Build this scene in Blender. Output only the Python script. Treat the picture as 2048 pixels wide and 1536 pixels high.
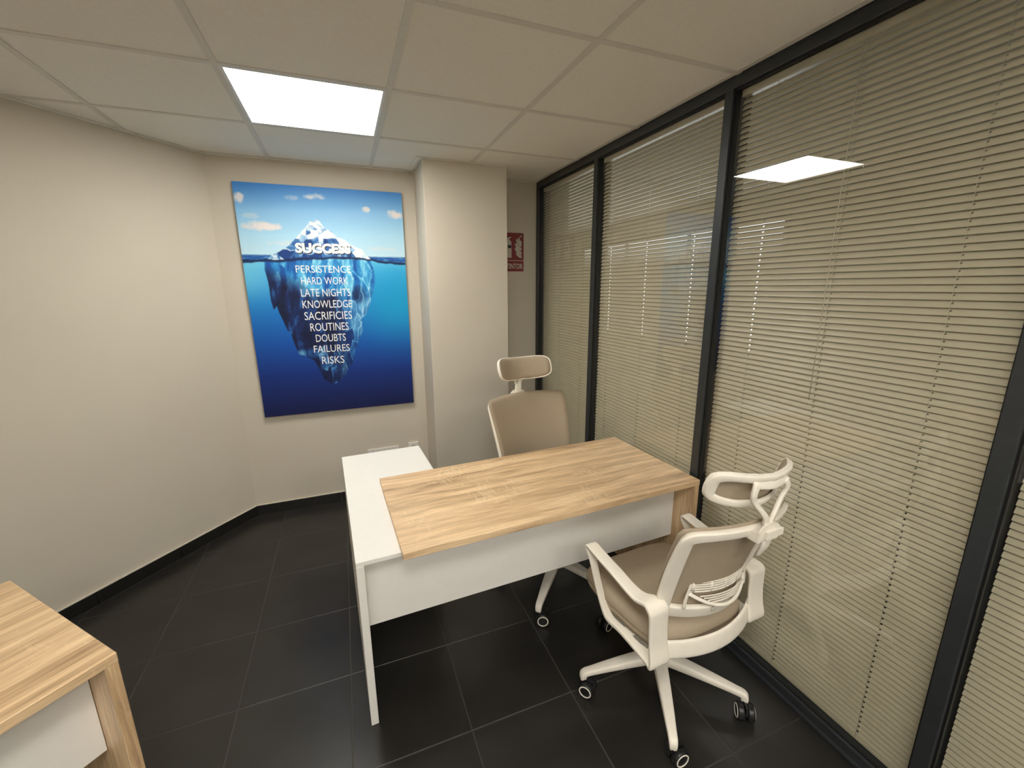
import bpy, bmesh, math, random
import numpy as np
from mathutils import Vector, Matrix, Euler

for o in list(bpy.data.objects): bpy.data.objects.remove(o, do_unlink=True)
S = bpy.context.scene
COL = S.collection
random.seed(7)
R = math.radians

# ------------------------------------------------------------------ camera
cd = bpy.data.cameras.new('camera'); cam = bpy.data.objects.new('camera', cd); COL.objects.link(cam)
YAW, PIT, ROL = .37203798587808007, -.22541543012702586, -.006737182643789286
fw = Vector((math.sin(YAW)*math.cos(PIT), math.cos(YAW)*math.cos(PIT), math.sin(PIT)))
rt = Vector((math.cos(YAW), -math.sin(YAW), 0)); up = rt.cross(fw)
rt, up = rt*math.cos(ROL)+up*math.sin(ROL), up*math.cos(ROL)-rt*math.sin(ROL)
cam.matrix_world = Matrix(((rt.x, up.x, -fw.x, -.8665), (rt.y, up.y, -fw.y, -1.9823), (rt.z, up.z, -fw.z, 1.6702), (0, 0, 0, 1)))
cd.sensor_width = 36; cd.lens = 848.76/2048*36; cd.clip_start = .05
S.camera = cam

# ------------------------------------------------------------------ world and exposure
W = bpy.data.worlds.new('world'); S.world = W; W.use_nodes = True
W.node_tree.nodes['Background'].inputs[0].default_value = (.9, .95, 1, 1)
W.node_tree.nodes['Background'].inputs[1].default_value = .05
V = S.view_settings
V.view_transform = 'Standard'; V.look = 'None'; V.gamma = 1; V.use_curve_mapping = False
V.exposure = 0.9
LAMP = 13.0            # radiance of the ceiling panels

# ------------------------------------------------------------------ room numbers (metres)
H = 2.493; T = .6364; CX, CY = .034, .1176       # ceiling height, ceiling module and grid origin
FT = .4325; FX, FY = -1.410, .584                # floor tile module and grid origin
YB = 1.429; XP = .689                            # end wall, front face of the glazed partition
XW, YS = -4.1, -4.75                              # walls behind the camera
LA = (-1.604, 1.429); LDIR = R(48.6)             # left wall starts at this corner
lw_t = (LA[0]-XW)/math.cos(LDIR); LB = (XW, LA[1]-lw_t*math.sin(LDIR))

# ------------------------------------------------------------------ materials
def mat(name, col, rough=.5, metal=0, var=.06, vscale=30, bump=0, bscale=200, coat=0, spec=.5):
    m = bpy.data.materials.new(name); m.use_nodes = True; N = m.node_tree.nodes; L = m.node_tree.links
    b = N['Principled BSDF']; b.inputs['Roughness'].default_value = rough; b.inputs['Metallic'].default_value = metal
    b.inputs['Specular IOR Level'].default_value = spec; b.inputs['Coat Weight'].default_value = coat
    tc = N.new('ShaderNodeTexCoord'); n = N.new('ShaderNodeTexNoise'); n.inputs['Scale'].default_value = vscale; n.inputs['Detail'].default_value = 4
    L.new(tc.outputs['Object'], n.inputs['Vector'])
    r = N.new('ShaderNodeValToRGB'); c = Vector(col)
    r.color_ramp.elements[0].position = .3; r.color_ramp.elements[1].position = .7
    r.color_ramp.elements[0].color = (*(c*(1-var)), 1); r.color_ramp.elements[1].color = (*[min(1, x*(1+var)) for x in c], 1)
    L.new(n.outputs['Fac'], r.inputs['Fac']); L.new(r.outputs['Color'], b.inputs['Base Color'])
    if bump:
        n2 = N.new('ShaderNodeTexNoise'); n2.inputs['Scale'].default_value = bscale; n2.inputs['Detail'].default_value = 3
        L.new(tc.outputs['Object'], n2.inputs['Vector'])
        bp = N.new('ShaderNodeBump'); bp.inputs['Strength'].default_value = bump; bp.inputs['Distance'].default_value = .002
        L.new(n2.outputs['Fac'], bp.inputs['Height']); L.new(bp.outputs['Normal'], b.inputs['Normal'])
    return m

M = {}
M['wall'] = mat('wall_paint', (.63, .573, .475), .7, var=.015, vscale=3, bump=.12, bscale=260, spec=.25)
M['white_ceiling'] = mat('ceiling_tile', (.88, .85, .775), .85, var=.02, vscale=60, bump=.25, bscale=420, spec=.2)
M['tbar'] = mat('ceiling_grid_metal', (.72, .69, .62), .5, var=.02)
M['grout'] = mat('grout', (.055, .05, .043), .8, var=.1)
M['base_tile'] = mat('baseboard_tile', (.013, .012, .011), .35, var=.2)
M['bounce_wall'] = mat('bounce_wall_paint', (.84, .81, .75), .7, var=.015, vscale=3)  # unseen walls set white so they bounce light onto camera-facing surfaces
M['caulk'] = mat('wall_caulk', (.62, .57, .47), .6)
M['white_board'] = mat('white_melamine', (.83, .805, .745), .38, var=.01, bump=.03, bscale=500)
M['frame'] = mat('anthracite_frame', (.028, .032, .034), .38, var=.1)
M['gasket'] = mat('black_gasket', (.006, .006, .006), .5)
M['slat'] = mat('blind_slat', (.55, .50, .365), .34, var=.02, vscale=8)
M['cord'] = mat('blind_cord', (.62, .57, .45), .8)
M['plastic'] = mat('white_chair_plastic', (.86, .80, .69), .42, var=.02, bump=.08, bscale=600)
M['fabric'] = mat('taupe_mesh_fabric', (.40, .325, .235), .9, var=.035, vscale=160, bump=.35, bscale=1100, spec=.15)
M['black'] = mat('black_plastic', (.012, .012, .012), .35)
M['chrome'] = mat('dark_steel', (.25, .25, .25), .3, metal=1)
M['lampframe'] = mat('lamp_frame_white', (.8, .8, .78), .4)
M['plate'] = mat('socket_plastic', (.78, .75, .70), .35)
M['red'] = mat('sign_red', (.20, .012, .014), .4, var=.03)
M['signwhite'] = mat('sign_white', (.55, .50, .43), .5)
M['ink'] = mat('white_ink', (.85, .86, .86), .5, var=.005)
M['poster_edge'] = mat('poster_edge', (.02, .035, .06), .6)

def emission(name, col, s):
    m = bpy.data.materials.new(name); m.use_nodes = True; N = m.node_tree.nodes; L = m.node_tree.links
    N.remove(N['Principled BSDF']); e = N.new('ShaderNodeEmission'); e.inputs[0].default_value = (*col, 1); e.inputs[1].default_value = s
    L.new(e.outputs[0], N['Material Output'].inputs[0]); return m
M['diffuser'] = emission('lamp_diffuser', (1, .965, .90), LAMP)
M['daylight'] = emission('daylight_window', (.93, .97, 1), 1.7)

def floor_mat():
    m = mat('dark_floor_tile', (.019, .0175, .0155), .30, var=.25, vscale=3.5, bump=0)
    N = m.node_tree.nodes; L = m.node_tree.links; b = N['Principled BSDF']
    tc = N['Texture Coordinate']; n = N.new('ShaderNodeTexNoise'); n.inputs['Scale'].default_value = 5; n.inputs['Detail'].default_value = 2
    oi = N.new('ShaderNodeObjectInfo'); va = N.new('ShaderNodeVectorMath'); va.operation = 'ADD'
    L.new(tc.outputs['Object'], va.inputs[0]); L.new(oi.outputs['Location'], va.inputs[1]); L.new(va.outputs[0], n.inputs['Vector'])
    mr = N.new('ShaderNodeMapRange'); mr.inputs[1].default_value = .3; mr.inputs[2].default_value = .7; mr.inputs[3].default_value = .29; mr.inputs[4].default_value = .35
    L.new(n.outputs['Fac'], mr.inputs[0]); L.new(mr.outputs[0], b.inputs['Roughness']); return m
M['floor_tile'] = floor_mat()

def wood_mat():
    m = bpy.data.materials.new('sonoma_oak'); m.use_nodes = True; N = m.node_tree.nodes; L = m.node_tree.links
    b = N['Principled BSDF']; b.inputs['Roughness'].default_value = .42
    tc = N.new('ShaderNodeTexCoord'); mp = N.new('ShaderNodeMapping'); mp.inputs['Scale'].default_value = (1.3, 17, 17)
    L.new(tc.outputs['Object'], mp.inputs['Vector'])
    wn = N.new('ShaderNodeTexNoise'); wn.inputs['Scale'].default_value = 2.2; wn.inputs['Detail'].default_value = 2
    L.new(tc.outputs['Object'], wn.inputs['Vector'])
    wa = N.new('ShaderNodeVectorMath'); wa.operation = 'MULTIPLY_ADD'; wa.inputs[1].default_value = (.25, .9, .9)
    L.new(wn.outputs['Color'], wa.inputs[0]); L.new(mp.outputs[0], wa.inputs[2])
    n1 = N.new('ShaderNodeTexNoise'); n1.inputs['Scale'].default_value = 1.0; n1.inputs['Detail'].default_value = 7; n1.inputs['Roughness'].default_value = .62; n1.inputs['Distortion'].default_value = .5
    L.new(wa.outputs[0], n1.inputs['Vector'])
    r1 = N.new('ShaderNodeValToRGB'); e = r1.color_ramp.elements
    e[0].position = .30; e[0].color = (.36, .225, .125, 1); e[1].position = .66; e[1].color = (.92, .68, .41, 1)
    x = e.new(.42); x.color = (.62, .42, .235, 1); x = e.new(.52); x.color = (.79, .56, .325, 1)
    L.new(n1.outputs['Fac'], r1.inputs['Fac'])
    mp2 = N.new('ShaderNodeMapping'); mp2.inputs['Scale'].default_value = (9, 190, 190); L.new(tc.outputs['Object'], mp2.inputs['Vector'])
    n2 = N.new('ShaderNodeTexNoise'); n2.inputs['Scale'].default_value = 1; n2.inputs['Detail'].default_value = 4; L.new(mp2.outputs[0], n2.inputs['Vector'])
    r2 = N.new('ShaderNodeValToRGB'); r2.color_ramp.elements[0].position = .35; r2.color_ramp.elements[0].color = (.80, .78, .76, 1)
    r2.color_ramp.elements[1].position = .6; r2.color_ramp.elements[1].color = (1, 1, 1, 1); L.new(n2.outputs['Fac'], r2.inputs['Fac'])
    mx = N.new('ShaderNodeMix'); mx.data_type = 'RGBA'; mx.blend_type = 'MULTIPLY'; mx.inputs[0].default_value = 1
    L.new(r1.outputs[0], mx.inputs[6]); L.new(r2.outputs[0], mx.inputs[7]); 
    # pale medullary flecks across the grain
    mp3 = N.new('ShaderNodeMapping'); mp3.inputs['Scale'].default_value = (95, 30, 30); L.new(tc.outputs['Object'], mp3.inputs['Vector'])
    n3 = N.new('ShaderNodeTexNoise'); n3.inputs['Scale'].default_value = 1; n3.inputs['Detail'].default_value = 2; L.new(mp3.outputs[0], n3.inputs['Vector'])
    n4 = N.new('ShaderNodeTexNoise'); n4.inputs['Scale'].default_value = 5; L.new(tc.outputs['Object'], n4.inputs['Vector'])
    mu = N.new('ShaderNodeMath'); mu.operation = 'MULTIPLY'; L.new(n3.outputs['Fac'], mu.inputs[0]); L.new(n4.outputs['Fac'], mu.inputs[1])
    mr = N.new('ShaderNodeMapRange'); mr.inputs[1].default_value = .33; mr.inputs[2].default_value = .42; mr.inputs[3].default_value = 0; mr.inputs[4].default_value = .3
    L.new(mu.outputs[0], mr.inputs[0])
    mx2 = N.new('ShaderNodeMix'); mx2.data_type = 'RGBA'; mx2.inputs[7].default_value = (.95, .75, .48, 1)
    L.new(mr.outputs[0], mx2.inputs[0]); L.new(mx.outputs[2], mx2.inputs[6]); L.new(mx2.outputs[2], b.inputs['Base Color'])
    bp = N.new('ShaderNodeBump'); bp.inputs['Strength'].default_value = .12; bp.inputs['Distance'].default_value = .001
    L.new(n2.outputs['Fac'], bp.inputs['Height']); L.new(bp.outputs['Normal'], b.inputs['Normal']); return m
M['wood'] = wood_mat()

def glass_mat():
    m = bpy.data.materials.new('clear_glass'); m.use_nodes = True; N = m.node_tree.nodes; L = m.node_tree.links
    N.remove(N['Principled BSDF'])
    t = N.new('ShaderNodeBsdfTransparent'); t.inputs[0].default_value = (.97, .97, .96, 1)
    g = N.new('ShaderNodeBsdfGlossy'); g.inputs['Roughness'].default_value = .0; g.inputs[0].default_value = (1, 1, 1, 1)
    f = N.new('ShaderNodeFresnel'); f.inputs[0].default_value = 1.5
    ge = N.new('ShaderNodeNewGeometry'); iv = N.new('ShaderNodeMath'); iv.operation = 'SUBTRACT'; iv.inputs[0].default_value = 1
    L.new(ge.outputs['Backfacing'], iv.inputs[1])
    mu = N.new('ShaderNodeMath'); mu.operation = 'MULTIPLY'; mu.use_clamp = True; L.new(f.outputs[0], mu.inputs[0]); L.new(iv.outputs[0], mu.inputs[1])
    m2 = N.new('ShaderNodeMath'); m2.operation = 'MULTIPLY'; m2.use_clamp = True; m2.inputs[1].default_value = 1.6; L.new(mu.outputs[0], m2.inputs[0])
    mx = N.new('ShaderNodeMixShader'); L.new(m2.outputs[0], mx.inputs[0]); L.new(t.outputs[0], mx.inputs[1]); L.new(g.outputs[0], mx.inputs[2])
    L.new(mx.outputs[0], N['Material Output'].inputs[0]); return m
M['glass'] = glass_mat()

def print_mat():
    m = bpy.data.materials.new('poster_print'); m.use_nodes = True; N = m.node_tree.nodes; L = m.node_tree.links
    b = N['Principled BSDF']; b.inputs['Roughness'].default_value = .55; b.inputs['Specular IOR Level'].default_value = .3
    a = N.new('ShaderNodeVertexColor'); a.layer_name = 'ink'; L.new(a.outputs[0], b.inputs['Base Color']); return m
M['print'] = print_mat()

# ------------------------------------------------------------------ helpers
def link(o, parent=None):
    COL.objects.link(o)
    if parent: o.parent = parent
    return o
def tag(o, label=None, cat=None, group=None, kind=None):
    if label: o['label'] = label
    if cat: o['category'] = cat
    if group: o['group'] = group
    if kind: o['kind'] = kind
    return o
def empty(name, loc=(0, 0, 0), rz=0):
    o = bpy.data.objects.new(name, None); o.location = loc; o.rotation_euler = (0, 0, rz); o.empty_display_size = .1
    return link(o)
def mesh(name, vs, fs, m, parent=None, smooth=False):
    me = bpy.data.meshes.new(name); me.from_pydata([tuple(v) for v in vs], [], fs); me.update()
    if smooth:
        for p in me.polygons: p.use_smooth = True
    me.materials.append(m); return link(bpy.data.objects.new(name, me), parent)
def from_bm(name, bm, m, parent=None, smooth=False):
    bmesh.ops.recalc_face_normals(bm, faces=bm.faces[:])
    me = bpy.data.meshes.new(name); bm.to_mesh(me); bm.free()
    if smooth:
        for p in me.polygons: p.use_smooth = True
    me.materials.append(m); return link(bpy.data.objects.new(name, me), parent)
def bm_box(bm, x, y, z, bevel=0, seg=2):
    r = bmesh.ops.create_cube(bm, size=1); vs = r['verts']
    for v in vs:
        v.co = Vector((x[0]+(v.co.x+.5)*(x[1]-x[0]), y[0]+(v.co.y+.5)*(y[1]-y[0]), z[0]+(v.co.z+.5)*(z[1]-z[0])))
    if bevel:
        es = list({e for v in vs for e in v.link_edges})
        bmesh.ops.bevel(bm, geom=es, offset=bevel, segments=seg, affect='EDGES', profile=.7)
def box(name, x, y, z, m, parent=None, bevel=0, seg=2):
    bm = bmesh.new(); bm_box(bm, x, y, z, bevel, seg); return from_bm(name, bm, m, parent)
def prism(name, poly, z0, z1, m, parent=None):
    n = len(poly); vs = [(x, y, z0) for x, y in poly]+[(x, y, z1) for x, y in poly]
    fs = [tuple(range(n-1, -1, -1)), tuple(range(n, 2*n))]+[(i, (i+1) % n, n+(i+1) % n, n+i) for i in range(n)]
    return mesh(name, vs, fs, m, parent)
def lathe(name, prof, m, parent=None, seg=24, axis='z', at=(0, 0, 0)):
    vs = []; fs = []
    for r, h in prof:
        for k in range(seg):
            a = 2*math.pi*k/seg; c, s = r*math.cos(a), r*math.sin(a)
            p = (c, s, h) if axis == 'z' else ((h, c, s) if axis == 'x' else (s, h, c))
            vs.append(tuple(p[i]+at[i] for i in range(3)))
    n = len(prof)
    for j in range(n-1):
        for k in range(seg):
            k2 = (k+1) % seg; fs.append((j*seg+k, j*seg+k2, (j+1)*seg+k2, (j+1)*seg+k))
    fs.append(tuple(range(seg-1, -1, -1))); fs.append(tuple((n-1)*seg+k for k in range(seg)))
    o = mesh(name, vs, fs, m, parent)
    for p in o.data.polygons[:-2]: p.use_smooth = True
    return o
def catmull(P, n, closed=False):
    P = [np.array(p, float) for p in P]; N = len(P); out = []
    segs = N if closed else N-1
    g = (lambda i: P[i % N]) if closed else (lambda i: P[max(0, min(N-1, i))])
    for i in range(segs):
        a, b, c, d = g(i-1), g(i), g(i+1), g(i+2)
        for k in range(n):
            t = k/n
            out.append(.5*((2*b)+(c-a)*t+(2*a-5*b+4*c-d)*t*t+(3*b-a-3*c+d)*t**3))
    if not closed: out.append(P[-1])
    return out
def sweep(name, pts, side, w, t, m, parent=None, n=4, closed=False, exp=3.5, seg=14, bm=None):
    """superelliptic ribbon along pts; side = width direction (vector or function of point), w / t = width / thickness per point or constant"""
    ws = w if isinstance(w, (list, tuple)) else [w]*len(pts); ts = t if isinstance(t, (list, tuple)) else [t]*len(pts)
    C = catmull([(*p, a, b) for p, a, b in zip(pts, ws, ts)], n, closed)
    P = [Vector(c[:3]) for c in C]; N = len(P); vs = []; fs = []
    for i in range(N):
        tn = (P[(i+1) % N]-P[i-1]) if closed else (P[min(N-1, i+1)]-P[max(0, i-1)])
        tn.normalize(); s = Vector(side(P[i])) if callable(side) else Vector(side)
        s = (s-tn*s.dot(tn)).normalized(); nn = tn.cross(s)
        for k in range(seg):
            a = 2*math.pi*k/seg; c, q = math.cos(a), math.sin(a)
            cx = math.copysign(abs(c)**(2/exp), c); cy = math.copysign(abs(q)**(2/exp), q)
            vs.append(P[i]+s*(cx*C[i][3]/2)+nn*(cy*C[i][4]/2))
    L = N if closed else N-1
    for i in range(L):
        j = (i+1) % N
        for k in range(seg):
            k2 = (k+1) % seg; fs.append((i*seg+k, i*seg+k2, j*seg+k2, j*seg+k))
    if not closed: fs.append(tuple(range(seg-1, -1, -1))); fs.append(tuple((N-1)*seg+k for k in range(seg)))
    if bm is not None:
        bv = [bm.verts.new(v) for v in vs]
        for f in fs:
            try: bm.faces.new([bv[i] for i in f])
            except ValueError: pass
        return
    return mesh(name, vs, fs, m, parent, True)
def tube(name, pts, r, m, parent=None, seg=8, n=1):
    return sweep(name, pts, (.123, .456, .88), 2*r, 2*r, m, parent, n=n, exp=2, seg=seg)
def clip(poly, nx, ny, d):           # keep nx*x+ny*y <= d
    out = []
    for i in range(len(poly)):
        a, b = poly[i-1], poly[i]; fa = nx*a[0]+ny*a[1]-d; fb = nx*b[0]+ny*b[1]-d
        if (fa <= 0) != (fb <= 0):
            t = fa/(fa-fb); out.append((a[0]+t*(b[0]-a[0]), a[1]+t*(b[1]-a[1])))
        if fb <= 0: out.append(b)
    return out
def area(p): return abs(sum(p[i-1][0]*p[i][1]-p[i][0]*p[i-1][1] for i in range(len(p))))/2
LN = (-math.sin(LDIR), math.cos(LDIR)); LD = LN[0]*LA[0]+LN[1]*LA[1]
def room_clip(p, pad=0):
    for nx, ny, d in ((1, 0, XP+.005), (-1, 0, -XW), (0, 1, YB), (0, -1, -YS), (LN[0], LN[1], LD)):
        p = clip(p, nx, ny, d-pad) if p else p
    return p
def text(name, s, x0, x1, y0, y1, m, parent, place, bold=0.0):
    """flat lettering fitted into a rectangle of its sheet; place maps sheet (x, y) to parent space"""
    cu = bpy.data.curves.new(name, 'FONT'); cu.body = s; cu.size = 1; cu.offset = bold; cu.resolution_u = 3
    ob = bpy.data.objects.new(name, cu); COL.objects.link(ob); bpy.context.view_layer.update()
    me = bpy.data.meshes.new_from_object(ob.evaluated_get(bpy.context.evaluated_depsgraph_get())); bpy.data.objects.remove(ob); bpy.data.curves.remove(cu)
    xs = [v.co.x for v in me.vertices]; ys = [v.co.y for v in me.vertices]; a, b, c, d = min(xs), max(xs), min(ys), max(ys)
    for v in me.vertices: v.co = place(x0+(v.co.x-a)/(b-a)*(x1-x0), y0+(v.co.y-c)/(d-c)*(y1-y0))
    me.name = name; me.materials.clear(); me.materials.append(m); return link(bpy.data.objects.new(name, me), parent)

# ================================================================== setting
# floor: grout bed + tiles
rp = [(XP+.2, YS), (XP+.2, YB), (LA[0], YB), (LB[0], LB[1]), (XW, YS)]
floor = tag(prism('floor', [(x, y) for x, y in rp][::-1], -.06, -.0009, M['grout']), kind='structure')
full = None; G = .0017
for i in range(-8, 7):
    for j in range(-14, 4):
        x0, y0 = FX+i*FT, FY+j*FT
        p = [(x0+G, y0+G), (x0+FT-G, y0+G), (x0+FT-G, y0+FT-G), (x0+G, y0+FT-G)]
        q = room_clip(p)
        if not q or area(q) < 2e-4: continue
        cx, cy = x0+FT/2, y0+FT/2
        if area(q) > area(p)-1e-6:
            if full is None:
                full = box('floor_tile', (-FT/2+G, FT/2-G), (-FT/2+G, FT/2-G), (-.02, 0), M['floor_tile'], floor, .0012, 1); o = full
            else: o = link(bpy.data.objects.new('floor_tile', full.data), floor)
        else: o = prism('floor_tile', [(a-cx, b-cy) for a, b in q], -.02, 0, M['floor_tile'], floor)
        o.location = (cx, cy, random.uniform(-.0003, 0))

# walls
def wall(name, a, b, h=H+.12, th=.12, m=None):      # inner face runs a -> b, body on the right of that direction
    d = Vector((b[0]-a[0], b[1]-a[1], 0)); L = d.length; d.normalize(); n = Vector((d.y, -d.x, 0))
    p = [(a[0], a[1]), (b[0], b[1]), (b[0]+n.x*th, b[1]+n.y*th), (a[0]+n.x*th, a[1]+n.y*th)]
    return tag(prism(name, p, -.05, h, m or M['wall']), kind='structure')
wall('wall_end', (XP+.25, YB), LA)
wall('wall_left', LA, LB)
wall('wall_west', LB, (XW, YS), m=M['bounce_wall'])
wall('wall_rear', (XW, YS), (XP+.25, YS), m=M['bounce_wall'])
colm = tag(box('wall_column', (-.30, .292), (1.062, YB), (0, H), M['wall'], None, .004), kind='structure')

# skirting of dark tiles with a caulk line on top
def skirting(name, a, b, first=.0):
    d = Vector((b[0]-a[0], b[1]-a[1], 0)); L = d.length; ang = math.atan2(d.y, d.x)
    root = tag(empty(name, (a[0], a[1], 0), ang), kind='structure'); x = 0; k = first if first else FT
    full_me = None
    while x < L-.002:
        e = min(L, k)
        box('skirting_tile', (x+.001, e-.001), (-.012, -.0005), (0.0005, .078), M['base_tile'], root, .0015, 1)
        x = e; k += FT
    box('floor_joint', (0, L), (-.0150, -.0125), (.0002, .0012), M['grout'], root)
    box('caulk_line', (0, L), (-.0125, -.0005), (.0782, .0835), M['caulk'], root, .001, 1)
    return root
# local -y must point into the room: run so that the room lies on the right-hand side
skirting('baseboard_left', LB, LA, .2)
skirting('baseboard_end', LA, (-.30, YB), .16)
skirting('baseboard_west', (XW, YS), LB)
skirting('baseboard_column', (-.30, 1.062), (.292, 1.062), .3)
skirting('baseboard_niche', (.292, YB), (XP-.002, YB), .2)
skirting('baseboard_rear', (XP, YS), (XW, YS))

# ceiling: slab, tiles, T-bars, edge trim
LAMPS = [(-2, 0), (-2, -4), (-2, -6), (-4, -6), (0, -6)]  # first panel is visible; the rest are added behind camera to brighten facing surfaces
ceil = tag(prism('ceiling', rp[::-1], H+.10, H+.14, M['white_ceiling']), kind='structure')
full = None; G = .0085
for i in range(-8, 2):
    for j in range(-8, 3):
        if (i, j) in LAMPS: continue
        x0, y0 = CX+i*T, CY+j*T
        p = [(x0+G, y0+G), (x0+T-G, y0+G), (x0+T-G, y0+T-G), (x0+G, y0+T-G)]; q = room_clip(p)
        if not q or area(q) < 1e-3: continue
        cx, cy = x0+T/2, y0+T/2
        if area(q) > area(p)-1e-6:
            if full is None:
                full = box('ceiling_tile', (-T/2+G, T/2-G), (-T/2+G, T/2-G), (0, .015), M['white_ceiling'], ceil, .002, 1); o = full
            else: o = link(bpy.data.objects.new('ceiling_tile', full.data), ceil)
        else: o = prism('ceiling_tile', [(a-cx, b-cy) for a, b in q], 0, .015, M['white_ceiling'], ceil)
        o.location = (cx, cy, H+.003+random.uniform(0, .0015))
for i in range(-8, 2):
    x = CX+i*T; q = room_clip([(x-.0125, YS-1), (x+.0125, YS-1), (x+.0125, 3), (x-.0125, 3)])
    if q and area(q) > .002: prism('ceiling_bar', q, H, H+.03, M['tbar'], ceil)
for j in range(-8, 3):
    y = CY+j*T; q = room_clip([(-9, y-.0125), (3, y-.0125), (3, y+.0125), (-9, y+.0125)])
    if q and area(q) > .002: prism('ceiling_bar', q, H+.0004, H+.03, M['tbar'], ceil)
def edge_trim(a, b):
    d = Vector((b[0]-a[0], b[1]-a[1], 0)).normalized(); n = Vector((d.y, -d.x, 0))*.022
    prism('edge_trim', [(a[0], a[1]), (b[0], b[1]), (b[0]+n.x, b[1]+n.y), (a[0]+n.x, a[1]+n.y)], H-.001, H+.002, M['white_ceiling'], ceil)
for a, b in ((LB, LA), (LA, (-.30, YB)), ((-.322, YB), (-.322, 1.04)), ((-.322, 1.062), (.292+.022, 1.062)), ((.292, YB), (XP, YB)), ((.292, 1.062), (.292, YB))):
    edge_trim(a, b)

# ------------------------------------------------------------------ glazed partition
part = tag(empty('wall_right', (XP, 0, 0)), kind='structure')
FD = .10                                           # frame depth
posts = [(1.385, YB-.002), (.512, .552), (-.4975, -.4555), (-1.5065, -1.4645), (-2.515, -2.473), (-3.52, -3.48), (YS+.002, YS+.05)]
box('top_rail', (0, FD), (YS+.002, YB-.002), (H-.045, H+.02), M['frame'], part, .003)
box('bottom_rail', (0, FD), (YS+.002, YB-.002), (0.001, .048), M['frame'], part, .003)
box('floor_track', (-.012, .02), (YS+.002, YB-.014), (0.001, .013), M['frame'], part, .002)
for a, b in posts:
    box('mullion', (0, FD), (a, b), (.046, H-.044), M['frame'], part, .003)
BAYS = []
for k in range(len(posts)-1):
    y1 = posts[k][0]; y0 = posts[k+1][1]; BAYS.append((y0, y1))
    for x in (.024, .084):
        box('glass_pane', (x, x+.005), (y0-.001, y1+.001), (.047, H-.0445), M['glass'], part)
    bm = bmesh.new()                               # black gasket strips round the pane
    for x in (.012, .09):
        w = .006
        bm_box(bm, (x, x+.0118), (y0, y0+w), (.048, H-.045)); bm_box(bm, (x, x+.0118), (y1-w, y1), (.048, H-.045))
        bm_box(bm, (x, x+.0118), (y0+w, y1-w), (.048, .048+w)); bm_box(bm, (x, x+.0118), (y0+w, y1-w), (H-.045-w, H-.045))
    from_bm('gasket', bm, M['gasket'], part)

# corridor behind the partition with a daylight window
tag(box('floor_corridor', (XP+.2, 3.3), (YS, 6), (-.06, 0), M['grout']), kind='structure')
tag(box('ceiling_corridor', (XP+.2, 3.3), (YS, 6), (H+.1, H+.14), M['white_ceiling']), kind='structure')
tag(box('wall_corridor', (3.15, 3.3), (YS, 6), (0, H+.1), M['wall']), kind='structure')
tag(box('wall_corridor_end', (XP+.25, 3.15), (5.9, 6), (0, H+.1), M['wall']), kind='structure')
tag(box('wall_corridor_rear', (XP+.25, 3.15), (YS, YS+.1), (0, H+.1), M['wall']), kind='structure')
tag(box('wall_corridor_near', (XP+.25, XP+.37), (YB+.12, 5.9), (0, H+.1), M['wall']), kind='structure')
w = tag(empty('window_1', (3.15, 2.9, 0)), kind='structure')
box('pane', (-.012, -.006), (-1.85, 1.85), (.95, 2.3), M['daylight'], w)
for y in (-1.87, -.62, .62, 1.87): box('window_frame', (-.04, -.001), (y-.02, y+.02), (.93, 2.32), M['frame'], w)
for z in (.94, 2.31): box('window_frame', (-.0401, -.001), (-1.89, 1.89), (z-.02, z+.02), M['frame'], w)

# ------------------------------------------------------------------ venetian blinds
PITCH = .0219; SW = .0270; TILT = R(58)
def slat_mesh(L, cords):
    """curved slat along y with route holes at the cords"""
    ys = [0]
    for c in cords: ys += [c-.0028, c+.0028]
    ys.append(L); us = [-.5, -.3, -.10, .10, .3, .5]; vs = []; fs = []
    for y in ys:
        for u in us:
            a = u*SW; b = .0026*(1-(2*u)**2)          # crown towards the room
            # room-side edge is the lower one
            x = -a*math.cos(TILT)*-1 - b*math.sin(TILT); z = a*math.sin(TILT) - b*math.cos(TILT)*-1
            vs.append((x, y, z))
    n = len(us)
    for i in range(len(ys)-1):
        for k in range(n-1):
            if i % 2 == 1 and k == 2: continue
            fs.append((i*n+k, i*n+k+1, (i+1)*n+k+1, (i+1)*n+k))
    me = bpy.data.meshes.new('slat'); me.from_pydata(vs, [], fs); me.update()
    for p in me.polygons: p.use_smooth = True
    me.materials.append(M['slat']); return me
CORDS = [[.736, 1.073], [-.30, .05, .397], [-1.30, -.968, -.668], [-2.32, -1.99, -1.67], [-3.33, -3.0, -2.68], [-4.05, -3.7]]
BL = ['cream venetian blind in the narrow glazed bay next to the red extinguisher sign',
      'cream venetian blind in the glazed bay behind the far end of the oak desk top',
      'cream venetian blind in the wide glazed bay behind the visitor chair at the desk',
      'cream venetian blind in the bay past the thick dark post beyond the visitor chair']
for k in range(4):
    y0, y1 = BAYS[k]; y0 += .004; y1 -= .008; xb = XP+.056
    b = tag(empty('venetian_blind', (xb, y0, .05)), BL[k], 'blind', 'venetian blinds in the glazed partition')
    L = y1-y0; top = H-.046-.05
    box('headrail', (-.014, .014), (0, L), (top-.026, top), M['slat'], b, .002)
    cs = sorted(c-y0 for c in CORDS[k]); me = slat_mesh(L-.004, cs)
    z = .032
    while z < top-.036:
        o = link(bpy.data.objects.new('slat', me), b); o.location = (0, .002, z); o.rotation_euler = (0, R(random.uniform(-.35, .35)), 0); z += PITCH
    box('bottom_bar', (-.010, .010), (.002, L-.002), (.002, .016), M['slat'], b, .003)
    for c in cs:
        for dx in (-.0155, .0135):
            tube('cord', [(dx, c, .015), (dx, c, top-.02)], .0006, M['cord'], b, 5)
# tilt wand of the wide bay
tube('wand', [(-.017, .505, 2.36), (-.017, .505, 1.2)], .0016, M['cord'], bpy.data.objects['venetian_blind.002'], 6)

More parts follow.
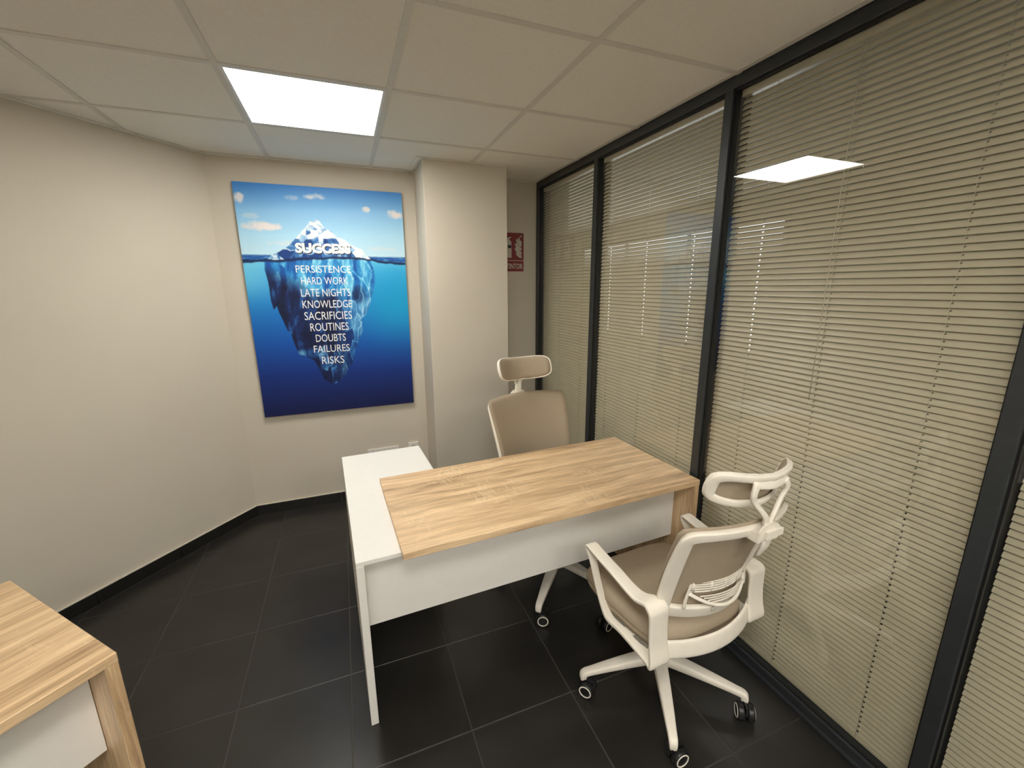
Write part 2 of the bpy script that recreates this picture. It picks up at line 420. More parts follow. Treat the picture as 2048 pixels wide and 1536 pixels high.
# ------------------------------------------------------------------ ceiling light panels
LL = ['lit square panel light flush in the ceiling above the iceberg poster', 'added unseen square ceiling panel light above the open floor between the two desks',
      'added unseen square ceiling panel light near the rear wall, middle one of its row',
      'added unseen square ceiling panel light near the rear wall on the west side',
      'added unseen square ceiling panel light near the rear wall right beside the glazed partition']
for (i, j), lab in zip(LAMPS, LL):
    cx, cy = CX+(i+.5)*T, CY+(j+.5)*T
    r = tag(empty('ceiling_light', (cx, cy, H)), lab, 'ceiling light', 'panel lights in the ceiling grid')
    h = T/2-.0128; f = .011
    bm = bmesh.new()
    bm_box(bm, (-h, h), (-h, -h+f), (.001, .02)); bm_box(bm, (-h, h), (h-f, h), (.001, .02))
    bm_box(bm, (-h, -h+f), (-h+f, h-f), (.001, .02)); bm_box(bm, (h-f, h), (-h+f, h-f), (.001, .02))
    from_bm('lamp_frame', bm, M['lampframe'], r)
    box('diffuser', (-h+f+.0002, h-f-.0002), (-h+f+.0002, h-f-.0002), (.004, .012), M['diffuser'], r)

# ================================================================== poster
PX0, PX1, PZ0, PZ1 = -1.462, -.402, .762, 2.340
PW, PH, PT = PX1-PX0, PZ1-PZ0, .030
pos = tag(empty('iceberg_poster', ((PX0+PX1)/2, YB-.0005, PZ0)), 'large blue iceberg poster board with white motivational words on the beige wall', 'poster')
box('backing_board', (-PW/2, PW/2), (-PT, 0), (0, PH), M['poster_edge'], pos)
def paint(nx, ny):
    rng = np.random.RandomState(3)
    u, v = np.meshgrid(np.linspace(0, 1, nx), np.linspace(0, 1, ny))     # v: 0 top .. 1 bottom
    def vnoise(x, y, seed):
        g = np.random.RandomState(seed).rand(64, 64); xi = np.floor(x).astype(int); yi = np.floor(y).astype(int); fx = x-xi; fy = y-yi
        fx = fx*fx*(3-2*fx); fy = fy*fy*(3-2*fy); q = lambda a, b: g[b % 64, a % 64]
        return (q(xi, yi)*(1-fx)+q(xi+1, yi)*fx)*(1-fy)+(q(xi, yi+1)*(1-fx)+q(xi+1, yi+1)*fx)*fy
    def fbm(x, y, seed, o=5): return sum(vnoise(x*2**k+7*k, y*2**k+3*k, seed+k)/2**(k+1) for k in range(o))
    def ridge(x, y, seed, o=4): return sum((1-np.abs(2*vnoise(x*2**k+5*k, y*2**k, seed+k)-1))/2**(k+1) for k in range(o))
    def ramp(t, stops):
        t = np.clip(t, stops[0][0], stops[-1][0]); return np.stack([np.interp(t, [s[0] for s in stops], [s[1][c] for s in stops]) for c in range(3)], -1)
    def inside(poly):
        r = np.zeros(u.shape, bool); n = len(poly)
        for i in range(n):
            (xa, ya), (xb, yb) = poly[i-1], poly[i]
            if ya == yb: continue
            r ^= ((ya > v) != (yb > v)) & (u < (xb-xa)*(v-ya)/(yb-ya)+xa)
        return r
    mixc = lambda a, b, t: a*(1-t[..., None])+b*t[..., None]
    # sky and water as sRGB
    sky = ramp(v+.02*(u-.5), [(0, (66, 134, 208)), (.10, (136, 192, 234)), (.20, (172, 218, 242)), (.29, (196, 228, 242))])
    wat = ramp(v, [(.30, (112, 200, 236)), (.36, (72, 172, 226)), (.50, (26, 124, 200)), (.66, (14, 84, 172)), (.82, (14, 46, 124)), (1, (20, 28, 76))])
    glow = np.exp(-((u-.95)/.30)**2-((v-.50)/.17)**2); wat = mixc(wat, np.array([16, 160, 208.])*np.ones_like(wat), np.clip(glow*.85, 0, 1))
    glow2 = np.exp(-((u-.0)/.16)**2-((v-.36)/.10)**2); wat = mixc(wat, np.array([120, 205, 235.])*np.ones_like(wat), np.clip(glow2*.6, 0, 1))
    for (cu, cv, a, b, s) in ((.022, .060, .035, .022, .9), (.12, .168, .115, .021, 1.0), (.45, .038, .06, .014, .85), (.755, .082, .032, .013, .9), (.94, .098, .06, .019, 1.0), (.32, .05, .04, .012, .45), (.08, .13, .05, .012, .35), (.25, .235, .12, .012, .4), (.85, .25, .10, .012, .35)):
        d = ((u-cu)/a)**2+((v-cv)/b)**2; n = fbm(u*26, v*40, int(cu*100)+11)
        c = np.clip((1.15-d)*1.1+(n-.5)*2.6, 0, 1)*np.clip(2.2-d, 0, 1)*s; sky = mixc(sky, np.array([232, 226, 226.])*np.ones_like(sky), np.clip(c, 0, 1))
    wl = .300+.006*np.sin(u*7+1)+.006*(fbm(u*9, u*0+2, 40)-.5)*2+.010*(u-.5)**2*4
    img = np.where((v < wl)[..., None], sky, wat)
    # distant sea band
    sea = np.clip((v-(.283))/.006, 0, 1)*(v < wl); sn = fbm(u*30, v*240, 60)
    img = mixc(img, ramp(sn, [(.3, (28, 78, 150)), (.55, (52, 116, 184)), (.75, (110, 168, 214))]), sea)
    top = [(.13,.31),(.165,.286),(.211,.271),(.269,.246),(.315,.214),(.349,.188),(.382,.167),(.407,.142),(.426,.145),(.443,.134),(.467,.14),(.493,.168),(.532,.181),(.57,.205),(.611,.215),(.64,.233),(.681,.247),(.713,.254),(.732,.273),(.752,.287),(.79,.31)]
    bot = [(.119,.300),(.116,.349),(.125,.392),(.128,.427),(.128,.478),(.138,.518),(.158,.5),(.167,.53),(.185,.568),(.203,.61),(.221,.621),(.233,.668),(.255,.719),(.295,.729),(.344,.751),(.361,.775),(.377,.808),(.394,.842),(.434,.865),(.467,.867),(.503,.852),(.54,.826),(.555,.802),(.594,.771),(.613,.715),(.642,.676),(.678,.616),(.674,.565),(.705,.55),(.739,.503),(.749,.472),(.772,.433),(.789,.386),(.778,.34),(.76,.300)]
    it = inside(top) & (v < wl); ib = inside(bot) & (v >= wl)
    # peak: bright snow with blue facets slanting away from the summit
    du = u-.45; sl = du*np.sign(du+1e-9)
    def worley(x, y, seed):
        g = np.random.RandomState(seed).rand(64, 64, 3); xi = np.floor(x).astype(int); yi = np.floor(y).astype(int)
        F1 = np.full(x.shape, 9.); F2 = F1.copy(); cid = F1*0
        for a in (-1, 0, 1):
            for b in (-1, 0, 1):
                q = g[(yi+b) % 64, (xi+a) % 64]; d = np.hypot(xi+a+q[..., 0]-x, yi+b+q[..., 1]-y)
                F2 = np.where(d < F1, F1, np.minimum(F2, d)); cid = np.where(d < F1, q[..., 2], cid); F1 = np.minimum(F1, d)
        return F1, F2, cid
    wx = .012*(fbm(u*20, v*30, 14)-.5)*2
    A1, A2, c1 = worley((u+wx-.45)*14+np.sign(du)*(v-.14)*-9, (v+wx)*30, 81); B1, B2, c2 = worley((u+wx)*30+v*9, (v+wx)*52-u*6, 92)
    f = .52*c1+.30*c2+.18*ridge(u*30, v*46, 90)
    f = f+.12*np.clip(du/.15, -1, 1)+.16*np.clip((.24-v)/.1, -1, 1)-.18*np.clip(.06-(A2-A1), 0, .06)/.06*.6
    ice = ramp(f, [(.22, (22, 62, 128)), (.40, (70, 128, 190)), (.50, (150, 192, 226)), (.62, (226, 238, 248)), (.8, (250, 252, 255))])
    img = np.where(it[..., None], ice, img)
    # submerged body: cyan near the surface, dark navy left core, lit vertical flutes on the right
    x = (u-.45); g1 = ridge(u*15+1.5*fbm(u*6, v*6, 5), v*5+u*2, 110); g2 = ridge(u*22+v*6, v*13, 120)
    D1, D2, d3 = worley(u*20+wx*30, v*9+u*6+wx*30, 131); E1, E2, e3 = worley(u*44+v*10, v*26+wx*40, 141)
    tex = .34*g1+.22*g2+.20*d3+.10*e3+.18*(1-np.clip((D2-D1)/.12, 0, 1))*(u > .40)
    cyan = ramp(tex, [(.34, (16, 84, 164)), (.48, (50, 148, 210)), (.64, (130, 212, 240)), (.75, (190, 234, 248))])
    dark = ramp(tex, [(.40, (12, 18, 50)), (.56, (16, 34, 84)), (.66, (40, 96, 160)), (.74, (90, 160, 205))])
    flute = ramp(tex, [(.34, (14, 46, 108)), (.46, (44, 112, 178)), (.58, (104, 174, 216)), (.70, (176, 218, 236))])
    wob = .05*(fbm(u*8, v*8, 33)-.5)*2
    side = np.clip((u-(.47+.10*(v-.5))+wob*1.3)/.10, 0, 1)
    body = mixc(dark, flute, side)
    deep = np.clip((v-.80)/.06+wob*6, 0, 1)*np.clip((.55-u)/.05, 0, 1); body = mixc(body, dark, deep)
    rim = np.clip((v-.69+.12*(u-.3))/.02+wob*6, 0, 1)*np.clip((.745-v)/.02, 0, 1)*np.clip((.46-u)/.05, 0, 1); body = mixc(body, flute, rim*.75)
    surf = np.clip(1-(v-(.375+.09*np.clip((u-.3)/.2, -1, 1)*.6)-wob)/.07, 0, 1); body = mixc(body, cyan, surf)
    navy2 = np.clip(1-(((u-.67)/.055)**2+((v-.455)/.05)**2)+wob*5, 0, 1); body = mixc(body, dark, navy2*.8)
    fade = np.clip((v-.3)/.6, 0, 1)*.12
    body = mixc(body, wat, fade)
    img = np.where(ib[..., None], body, img)
    # waterline: dark wave with a pale rim
    lw = np.abs(v-wl-.004*(fbm(u*22, u*0+5, 71)-.5)*2); th = .0035+.007*fbm(u*14, u*0+9, 77)
    img = mixc(img, np.array([14, 36, 78.])*np.ones_like(img), np.clip((th-lw)/.003, 0, 1)*.92)
    # fine random grain over the whole print
    img = np.clip(img+(rng.rand(*img.shape[:2])[..., None]-.5)*5, 0, 255)/255
    lin = np.where(img <= .04045, img/12.92, ((img+.055)/1.055)**2.4)
    return np.minimum(lin*1.0, .9)
nx, ny = 300, 446
img = paint(nx*2, ny*2); img = img.reshape(ny, 2, nx, 2, 3).mean((1, 3))
xs, zs = np.meshgrid(np.linspace(-PW/2, PW/2, nx), np.linspace(PH, 0, ny))
vs = np.stack([xs.ravel(), np.full(nx*ny, -PT-.0006), zs.ravel()], -1)
ii, jj = np.meshgrid(np.arange(nx-1), np.arange(ny-1)); a = (jj*nx+ii).ravel()
fs = np.stack([a, a+nx, a+nx+1, a+1], -1)
me = bpy.data.meshes.new('printed_sheet'); me.from_pydata(vs.tolist(), [], fs.tolist()); me.update()
ca = me.color_attributes.new('ink', 'FLOAT_COLOR', 'POINT')
ca.data.foreach_set('color', np.concatenate([img.reshape(-1, 3), np.ones((nx*ny, 1))], 1).astype(np.float32).ravel())
me.materials.append(M['print']); link(bpy.data.objects.new('printed_sheet', me), pos)
for s, u0, u1, v0, v1 in [('SUCCESS', .305, .643, .232, .275), ('PERSISTENCE', .294, .632, .327, .358), ('HARD WORK', .318, .608, .377, .409), ('LATE NIGHTS', .309, .616, .428, .462), ('KNOWLEDGE', .31, .619, .479, .513),
                          ('SACRIFICIES', .314, .613, .530, .566), ('ROUTINES', .342, .585, .581, .617), ('DOUBTS', .369, .56, .633, .667), ('FAILURES', .349, .579, .683, .716), ('RISKS', .392, .536, .737, .771)]:
    pl = lambda x, y, dy=0: Vector((x, -PT-.0016-dy, y))
    big = s == 'SUCCESS'
    if big:
        text('lettering_shadow', s, (u0-.5)*PW+.006, (u1-.5)*PW+.006, (1-v1)*PH-.007, (1-v0)*PH-.007, M['poster_edge'], pos, lambda x, y: Vector((x, -PT-.0012, y)), .045)
    text('lettering', s, (u0-.5)*PW, (u1-.5)*PW, (1-v1)*PH, (1-v0)*PH, M['ink'], pos, pl, .05 if big else .0)

# ================================================================== extinguisher sign
SX0, SX1, SZ0, SZ1 = .366, .579, 1.790, 2.105
sg = tag(empty('extinguisher_sign', ((SX0+SX1)/2, YB-.0005, SZ0)), 'red fire extinguisher sign with flames on the wall beside the column', 'sign')
sw, sh = SX1-SX0, SZ1-SZ0; SY = -.003
box('sign_plate', (-sw/2, sw/2), (SY, 0), (0, sh), M['signwhite'], sg, .001, 1)
zc = sh*.29
def sheet(name, poly, m, d=.0004): return mesh(name, [(x, SY-d, z) for x, z in poly], [tuple(range(len(poly)))], m, sg)
def rrect(x0, x1, z0, z1, r=.006):
    return [(cx+r*math.cos(a), cz+r*math.sin(a)) for cx, cz, s in ((x1-r, z0+r, -90), (x1-r, z1-r, 0), (x0+r, z1-r, 90), (x0+r, z0+r, 180)) for a in [R(s+t) for t in (0, 30, 60, 90)]]
e = .005
sheet('red_field', rrect(-sw/2+e, sw/2-e, zc+e/2, sh-e), M['red']); sheet('red_field', rrect(-sw/2+e, sw/2-e, e, zc-e/2), M['red'])
text('lettering', 'EXTINTOR', -sw/2+.012, sw/2-.012, .025, .068, M['signwhite'], sg, lambda x, y: Vector((x, SY-.0009, y)), .03)
bx0 = -.058
sheet('extinguisher_pictogram', [(bx0, zc+.022), (bx0+.052, zc+.022), (bx0+.052, zc+.140), (bx0+.046, zc+.155), (bx0+.034, zc+.162), (bx0+.034, zc+.172), (bx0+.05, zc+.182), (bx0+.046, zc+.190), (bx0+.026, zc+.180), (bx0-.018, zc+.178), (bx0-.034, zc+.15), (bx0-.030, zc+.10), (bx0-.024, zc+.10), (bx0-.026, zc+.148), (bx0-.014, zc+.168), (bx0+.018, zc+.170), (bx0+.018, zc+.162), (bx0+.006, zc+.155), (bx0, zc+.140)], M['signwhite'], .0009)
sheet('extinguisher_band', [(bx0+.02, zc+.098), (bx0+.050, zc+.098), (bx0+.050, zc+.122), (bx0+.02, zc+.122)], M['black'], .0013)
fx = .032
for k, (z, l, sk) in enumerate(((.020, .052, .024), (.048, .062, .040), (.080, .060, .042), (.112, .050, .045), (.128, .030, .040))):
    x1 = fx+.052
    sheet('flame_pictogram', [(x1, zc+z), (x1, zc+z+.022), (x1-l*.45, zc+z+.026+sk*.3), (x1-l*.85, zc+z+.02+sk), (x1-l, zc+z+.018+sk*.7), (x1-l*.8, zc+z+.012+sk*.25), (x1-l*.4, zc+z+.004)], M['signwhite'], .0009)
sheet('arrow_mark', [(fx+.052, zc+.19), (fx+.052, zc+.205), (fx+.03, zc+.182)], M['signwhite'], .0009)

# ================================================================== wall sockets behind the white desk return
for x0, x1, z0, z1, n, lab in ((-.782, -.542, .318, .402, 3, 'wide white three-gang socket plate low on the end wall'), (-.465, -.382, .332, .416, 1, 'single white socket plate low on the end wall beside the wide plate')):
    s = tag(empty('wall_socket', ((x0+x1)/2, YB-.0005, z0)), lab, 'socket')
    box('cover_plate', (-(x1-x0)/2, (x1-x0)/2), (-.011, 0), (0, z1-z0), M['plate'], s, .003)
    for k in range(n):
        cx = (k-(n-1)/2)*(x1-x0)/n
        lathe('socket_insert', [(.021, -.0135), (.021, -.0105)], M['signwhite'], s, 20, 'y', (cx, 0, (z1-z0)/2))
        for d in (-.0095, .0095): lathe('socket_hole', [(.0025, -.0142), (.0025, -.0125)], M['black'], s, 8, 'y', (cx+d, 0, (z1-z0)/2))

# ================================================================== desks
def make_desk(label, corner, rz, wood_phase):
    """origin = visitor-side corner at the wooden end panel; u runs back along -x, v along +y"""
    d = tag(empty('corner_desk', (corner[0], corner[1], 0), rz), label, 'desk')
    def wbox(name, x, y, z):
        # grain runs along local x; the vertical panel gets its grain along z
        o = box(name, x, y, z, M['wood'], d, .0015, 1); return o
    wbox('oak_top', (-1.42, 0), (0, .670), (.7225, .750))
    # upright panel modelled lying along x and rotated so that its grain stands up
    p = box('oak_end_panel', (0, .7215), (.0, .668), (-.014, .014), M['wood'], d, .0015, 1)
    p.rotation_euler = (0, R(-90), 0); p.location = (-.0145, .001, 0.0005)
    box('modesty_panel', (-1.549, -.030), (.125, .143), (.392, .7035), M['white_board'], d, .001, 1)
    box('return_top', (-1.578, -1.136), (.055, 1.110), (.7035, .722), M['white_board'], d, .0015, 1)
    box('return_leg_panel', (-1.578, -1.550), (.055, 1.108), (.0005, .703), M['white_board'], d, .0015, 1)
    box('return_leg_panel', (-1.548, -1.150), (1.088, 1.108), (.25, .703), M['white_board'], d, .0015, 1)
    ped = box('drawer_cabinet', (-1.53, -1.158), (.66, 1.080), (.06, .7025), M['white_board'], d, .0015, 1)
    for k in range(3):
        z0 = .075+k*.209
        dr = box('drawer', (-1.1575, -1.140), (.664, 1.076), (z0, z0+.203), M['white_board'], d, .0015, 1)
        hb = bmesh.new(); bm_box(hb, (-1.1395, -1.120), (.82, .93), (z0+.180, z0+.196), .003); from_bm('handle', hb, M['white_board'], dr)
    for x in (-1.50, -1.19):
        for y in (.70, 1.04): lathe('foot', [(.018, .0005), (.018, .0595)], M['black'], d, 12, 'z', (x, y, 0))
    return d
make_desk('oak topped corner desk with white return, visitor chair pushed up to it', (.673, -.541), R(2.4), 0)
make_desk('second oak topped desk standing alone on the floor beside the slanting wall', (-1.494, -.748), R(43.5), 1)

# ================================================================== office chairs
def bsurf(u, v, off=0.0):
    """backrest surface, u -1..1 across, v 0..1 up; off = along the forward normal"""
    def f(u, v):
        z = .558+.376*v-.007*u*u*v; yc = -.268-.062*v-.042*v*v; ye = -.183-.085*v-.035*v*v; hw = .206+.034*v
        return Vector((u*hw, yc+(ye-yc)*u*u, z))
    p = f(u, v)
    if off:
        n = (f(u+.01, v)-f(u-.01, v)).cross(f(u, v+.01)-f(u, v-.01)).normalized()
        if n.y < 0: n = -n
        p = p+n*off
    return p
def make_chair(label, loc, rz, base_ang, lift, lean, head_yaw, caster_turn, head_up=0):
    c = tag(empty('office_chair', (loc[0], loc[1], 0), rz), label, 'chair', None)
    P, Fb, K = M['plastic'], M['fabric'], M['black']
    bx, by = loc[2], loc[3]                       # base centre relative to the upper part, chair space
    # ---- star base
    lathe('base_hub', [(.03, .085), (.048, .095), (.052, .135), (.044, .155), (.030, .162)], P, c, 24, 'z', (bx, by, 0))
    lathe('gas_lift', [(.026, .158), (.026, .27), (.0150, .272), (.0150, .366+lift)], K, c, 20, 'z', (bx, by, 0))
    for k in range(5):
        a = base_ang-rz+k*2*math.pi/5; ca, sa = math.cos(a), math.sin(a); sd = (-sa, ca, 0)
        q = lambda r, z: (bx+ca*r, by+sa*r, z)
        sweep('base_leg', [q(.03, .128), q(.12, .121), q(.22, .109), q(.295, .098), q(.320, .0935), q(.331, .084), q(.332, .066)], sd,
              [.056, .050, .042, .034, .032, .030, .026], [.044, .038, .030, .025, .026, .028, .026], P, c, n=4, exp=5, seg=16)
        # caster: twin wheels, white rings on the outer faces
        t = a+caster_turn[k]; ax = Vector((math.cos(t), math.sin(t), 0)); fwv = Vector((-ax.y, ax.x, 0)); ctr = Vector(q(.332, .0325))+fwv*.020
        cs = from_bm('caster', (lambda b: (bm_box(b, (-.0045, .0045), (-.024, .026), (.002, .036), .003), bm_box(b, (-.011, .011), (-.033, -.007), (.020, .038), .004), b)[-1])(bmesh.new()), K, c)
        cs.location = ctr; cs.rotation_euler = (0, 0, t)
        for s in (-1, 1):
            lathe('wheel', [(.010, s*.006), (.030, s*.0065), (.0323, s*.010), (.0323, s*.026), (.0295, s*.0305), (.012, s*.0315)], K, cs, 24, 'x')
            lathe('wheel_ring', [(.0215, s*.0298), (.0262, s*.0302), (.0262, s*.0322), (.0240, s*.0330), (.0215, s*.0326), (.0213, s*.0298)], P, cs, 24, 'x')
    # ---- upper part
    u0 = len(bpy.data.objects); made = []
    box('seat_mechanism', (-.09+bx, .09+bx), (-.14, .12), (.355, .392), K, c, .008); made.append(c.children[-1])
    # seat cushion
    def seat_ring(ins, z):
        out = []
        for k in range(56):
            a = 2*math.pi*k/56; cc, ss = math.cos(a), math.sin(a); ex = 2/4.6
            x = math.copysign(abs(cc)**ex, cc)*(.252-ins); y = math.copysign(abs(ss)**ex, ss)*(.248-ins)
            x *= 1-.07*max(0, -y/.248); zz = z-.022*max(0, (y-.12)/.13)**2*(1 if z > .43 else .2)+.010*(x/.25)**2
            out.append((x, y+.002, zz))
        return out
    def rings_obj(name, rings, m, top=True):
        vs = sum(rings, []); n = len(rings[0]); fs = []
        for j in range(len(rings)-1):
            for k in range(n): fs.append((j*n+k, j*n+(k+1) % n, (j+1)*n+(k+1) % n, (j+1)*n+k))
        fs.append(tuple(range(n-1, -1, -1))); fs.append(tuple((len(rings)-1)*n+k for k in range(n)))
        return mesh(name, vs, fs, m, c, True)
    made.append(rings_obj('seat_cushion', [seat_ring(i, z) for i, z in ((.05, .392), (.02, .394), (.006, .402), (.001, .416), (.0, .428), (.002, .430), (-.001, .433), (.0, .444), (.004, .460), (.014, .474), (.035, .481), (.08, .484), (.15, .4845), (.23, .4845))], Fb))
    made.append(rings_obj('seat_pan', [seat_ring(i, z) for i, z in ((.10, .380), (.055, .384), (.045, .3935))], K))
    # arms: closed ribbon loops
    loop = [(.128, .640), (.06, .630), (-.03, .619), (-.11, .606), (-.160, .604), (-.203, .613), (-.232, .604), (-.238, .575), (-.240, .52), (-.247, .46), (-.256, .418), (-.250, .400), (-.225, .393), (-.16, .397), (-.08, .402), (-.03, .396), (.000, .398), (.022, .415), (.055, .458), (.085, .512), (.115, .580), (.138, .622)]
    wd = [.050, .050, .050, .051, .060, .078, .084, .080, .078, .079, .084, .084, .066, .034, .030, .030, .032, .032, .030, .030, .034, .044]
    tk = [.011, .012, .013, .014, .016, .018, .018, .014, .013, .013, .015, .016, .016, .016, .017, .019, .019, .016, .013, .012, .011, .011]
    for s in (-1, 1):
        made.append(sweep('armrest', [(s*(.262-.016*min(1, max(0, (-y-.15)/.05))), y, z) for y, z in loop], (1, 0, 0), wd, tk, P, c, n=4, closed=True, exp=6, seg=20))
        made.append(sweep('arm_bracket', [(s*.25, -.09, .394), (s*.16, -.07, .380), (s*.08, -.05, .376)], (0, 1, 0), [.05, .05, .05], .010, P, c))
    # rear band below the backrest joining both arms
    made.append(sweep('rear_band', [(x, -.290+.070*(x/.25)**2, .436+.002*(x/.25)**2) for x in np.linspace(-.252, .252, 11)], (0, .18, 1), [.058]+[.066]*9+[.058], .015, P, c, n=3))
    # backrest frame, following the back surface
    path = [(-.0, 1), (-.35, 1), (-.7, 1), (-.90, .995), (-.985, .965), (-1, .90), (-1, .75), (-1, .55), (-1, .35), (-1, .15), (-.985, .045), (-.90, .005), (-.6, 0), (-.3, 0)]
    full = path+[(0, 0)]+[(-u, v) for u, v in path[:0:-1]]
    ww = [.032, .032, .033, .037, .040, .042, .046, .050, .051, .050, .050, .050, .052, .052]; ww = ww+[.052]+ww[:0:-1]
    nrm = lambda p: (-.5*p.x/.24, 1, .28)
    pts = [tuple(bsurf(u*.94, v*.96+.02, -.004)) for u, v in full]
    made.append(sweep('back_frame', pts, lambda p: Vector(nrm(p)), [.020]*len(pts), ww, P, c, n=4, closed=True, exp=6, seg=20))
    # mesh pad in front of the frame
    nu, nv = 22, 20; vs = []; fs = []
    for off in (.016, .006):
        for j in range(nv+1):
            v = j/nv
            for i in range(nu+1):
                u = -1+2*i/nu; k = 1.045
                ev = abs(2*v-1); sh = (1-.035*max(0, (ev-.88)/.12)**3); eu = abs(u); svv = (1-.022*max(0, (eu-.85)/.15)**3)
                o = off-(.004*max(eu, ev)**8 if off > .01 else 0)
                vs.append(bsurf(u*k*sh, .5+(v-.5)*1.07*svv+.004, o))
    n1 = (nu+1)*(nv+1)
    for j in range(nv):
        for i in range(nu):
            a = j*(nu+1)+i; fs.append((a, a+1, a+nu+2, a+nu+1)); fs.append((n1+a, n1+a+nu+1, n1+a+nu+2, n1+a+1))
    ring = [i for i in range(nu+1)]+[(j+1)*(nu+1)-1+(nu+1)*0 for j in range(1, nv+1)]
    ring = list(range(nu+1))+[(j+1)*(nu+1)-1 for j in range(1, nv+1)]+[nv*(nu+1)+i for i in range(nu-1, -1, -1)]+[j*(nu+1) for j in range(nv-1, 0, -1)]
    for i in range(len(ring)):
        a, b = ring[i], ring[(i+1) % len(ring)]; fs.append((b, a, n1+a, n1+b))
    pad = mesh('back_mesh', vs, fs, Fb, c, True); made.append(pad)
    # lumbar support: slotted D-shaped plate behind the mesh
    lb = bmesh.new(); ys = lambda x, b=0: -.276+.032*(x/.13)**2-b
    for z in (.6885, .6795, .6705, .6615, .6525):
        hw = .128 if z > .66 else .131
        sweep('', [(x, ys(x, .012), z) for x in np.linspace(-hw, hw, 7)], (0, .1, 1), .0052, .005, P, bm=lb, n=2)
    for x in (-.12, -.06, 0, .06, .12):
        sweep('', [(x, ys(x, .012), .690), (x, ys(x, .012), .651)], (1, 0, 0), .008 if abs(x) < .1 else .014, .0048, P, bm=lb, n=1)
    for s in (-1, 1): sweep('', [(s*.128, ys(.13, .012), .689), (s*.137, ys(.13, .011), .655), (s*.146, ys(.13, .009), .620), (s*.148, ys(.13, .008), .590)], (1, 0, 0), [.009, .013, .014, .013], .006, P, bm=lb, n=3)
    sweep('', [(x, ys(x, .03-.018*(x/.14)**2), .600+.046*(x/.135)**2) for x in np.linspace(-.138, .138, 9)], (0, .5, .8), [.014, .012, .011, .011, .011, .011, .011, .012, .014], .007, P, bm=lb, n=3)
    for k in range(4):
        z = .612+.009*k; hw = .062+.014*k
        sweep('', [(x, ys(x, .020), z) for x in np.linspace(-hw, hw, 5)], (0, .1, 1), .0045, .004, P, bm=lb, n=2)
    for x in (-.045, .045): sweep('', [(x, ys(x, .028), .604), (x, ys(x, .016), .585), (x, ys(x, .012), .572)], (1, 0, 0), .016, .007, P, bm=lb, n=2)
    made.append(from_bm('lumbar_support', lb, P, c, True))
    # headrest: tongue, clamp, forked stem, ring frame, pad
    mount = bsurf(0, 1, -.018)
    hb = bmesh.new(); bm_box(hb, (-.046, .046), (mount.y-.020, mount.y+.030), (mount.z-.026, mount.z+.010), .004)
    bm_box(hb, (-.024, .024), (mount.y-.034, mount.y-.019), (mount.z-.014, mount.z+.014), .003); bm_box(hb, (.026, .060), (mount.y-.028, mount.y-.018), (mount.z-.016, mount.z+.008), .002)
    arc = [(.048*math.cos(a), mount.z+.006+.030*math.sin(a)) for a in np.linspace(0, math.pi, 13)]
    va = [hb.verts.new((x, mount.y-.024, z)) for x, z in arc]; vb = [hb.verts.new((x, mount.y-.018, z)) for x, z in arc]
    hb.faces.new(va); hb.faces.new(vb[::-1])
    for i in range(13): hb.faces.new((va[i], va[(i+1) % 13], vb[(i+1) % 13], vb[i]))
    clamp = from_bm('headrest_clamp', hb, P, c); made.append(clamp)
    made.append(sweep('clamp_tongue', [(0, mount.y-.016, mount.z-.01), (0, mount.y-.012, mount.z-.05), (0, mount.y+.006, mount.z-.095)], (1, 0, 0), [.046, .036, .016], [.016, .013, .008], P, c, n=3))
    HC = Vector((0, mount.y+.012, 1.066+head_up)); hx, hz = .162, .064
    def hsurf(u, v, off=0):     # u -1..1, v -1..1 ; concave towards the head
        x = u*hx*(1-.06*(v < 0)*v*v); y = .074*u*u-.022*v-.004*v*v; z = v*hz-.012*(1-u*u)*(v > 0)*v+.006*u*u
        n = Vector((-2*.074*u/hx, 1, .33)).normalized()
        p = Vector((x, y, z))+n*off; cy, sy = math.cos(head_yaw), math.sin(head_yaw)
        return HC+Vector((p.x*cy-p.y*sy, p.x*sy+p.y*cy, p.z))
    hn = lambda p: Vector((-.92*(p.x-HC.x)/hx, 1, .33))
    ringp = []
    for k in range(28):
        a = 2*math.pi*k/28; cc, ss = math.cos(a), math.sin(a); ex = 2/4.2
        ringp.append((math.copysign(abs(cc)**ex, cc), math.copysign(abs(ss)**ex, ss)))
    made.append(sweep('headrest_frame', [tuple(hsurf(u*.925, v*.84, -.005)) for u, v in ringp], hn, .015, [.036-.009*abs(v) for u, v in ringp], P, c, n=2, closed=True, exp=3))
    nr = 7; vs = []; fs = []
    for off in (.013, .004):
        for j in range(nr+1):
            for u, v in ringp:
                r = j/nr*1.0; vs.append(hsurf(u*r, v*r, off-(.007*r**10 if off > .01 else 0)))
    n = 28; n1 = (nr+1)*n
    for b in (0, n1):
        for j in range(nr):
            for k in range(n):
                f = (b+j*n+k, b+j*n+(k+1) % n, b+(j+1)*n+(k+1) % n, b+(j+1)*n+k); fs.append(f if b == 0 else f[::-1])
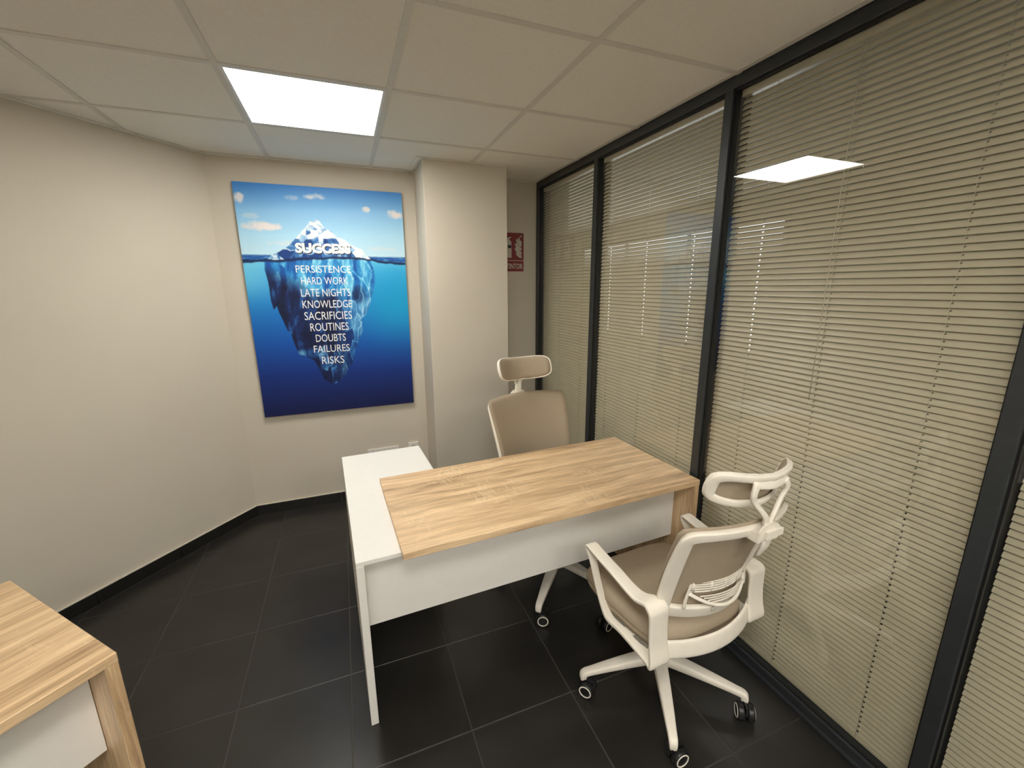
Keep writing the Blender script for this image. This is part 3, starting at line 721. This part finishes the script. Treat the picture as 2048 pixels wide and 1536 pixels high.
    for k in range(n): fs.append((nr*n+k, nr*n+(k+1) % n, n1+nr*n+(k+1) % n, n1+nr*n+k))
    pad = mesh('headrest_pad', vs, fs, Fb, c, True); made.append(pad)
    rim = sweep('headrest_rim', [tuple(hsurf(u*1.0, v*1.0, .002)) for u, v in ringp], hn, .012, .008, P, c, n=2, closed=True, exp=2); made.append(rim)
    st = bmesh.new()
    for s in (-1, 1):
        a = hsurf(s*.34, .62, -.016); b = hsurf(s*.30, -.35, -.034)
        sweep('', [tuple(a), tuple(hsurf(s*.37, .15, -.032)), tuple(b), (s*.020, mount.y-.015, mount.z+.058+head_up*1.3), (s*.010, mount.y-.012, mount.z+.030+head_up*1.3)], (1, .2*s, 0), [.024, .020, .017, .018, .020], [.012, .013, .014, .014, .014], P, bm=st, n=4)
    sweep('', [tuple(hsurf(-.40, .60, -.014)), tuple(hsurf(0, .56, -.016)), tuple(hsurf(.40, .60, -.014))], (0, .2, 1), .030, .009, P, bm=st, n=4)
    for x in (-.012, 0, .012): sweep('', [(x, mount.y-.012, mount.z+.045+head_up*1.3), (x, mount.y-.012, mount.z-.02)], (1, 0, 0), .0125, .013, P, bm=st, n=1)
    made.append(from_bm('headrest_stem', st, P, c, True))
    # lift and lean of the upper part
    back = ('back_', 'lumbar', 'headrest', 'clamp')
    for o in made:
        o.location.z += lift
        if lean and o.name.startswith(back):
            o.matrix_basis = Matrix.Translation((0, -.2, .56+lift)) @ Matrix.Rotation(lean, 4, 'X') @ Matrix.Translation((0, .2, -.56-lift)) @ o.matrix_basis
    return c
TURN2 = [1.9, .55, 1.5, .3, -.6]
make_chair('visitor office chair with taupe mesh back turned to the room, tucked against the oak top', (.264, -.773, -.006, -.025), R(3.5), R(167.4), 0, 0, R(-4), [.9, .5, 3.38, 1.2, 0.2])
make_chair('office chair facing the room from behind the desk, mostly hidden by the oak top', (.158, -.052, 0, 0), R(187.5), R(228), .026, R(2), R(-3), [.3, 1.1, .5, 1.6, .9], .028).scale = (1.07, 1.07, 1.07)
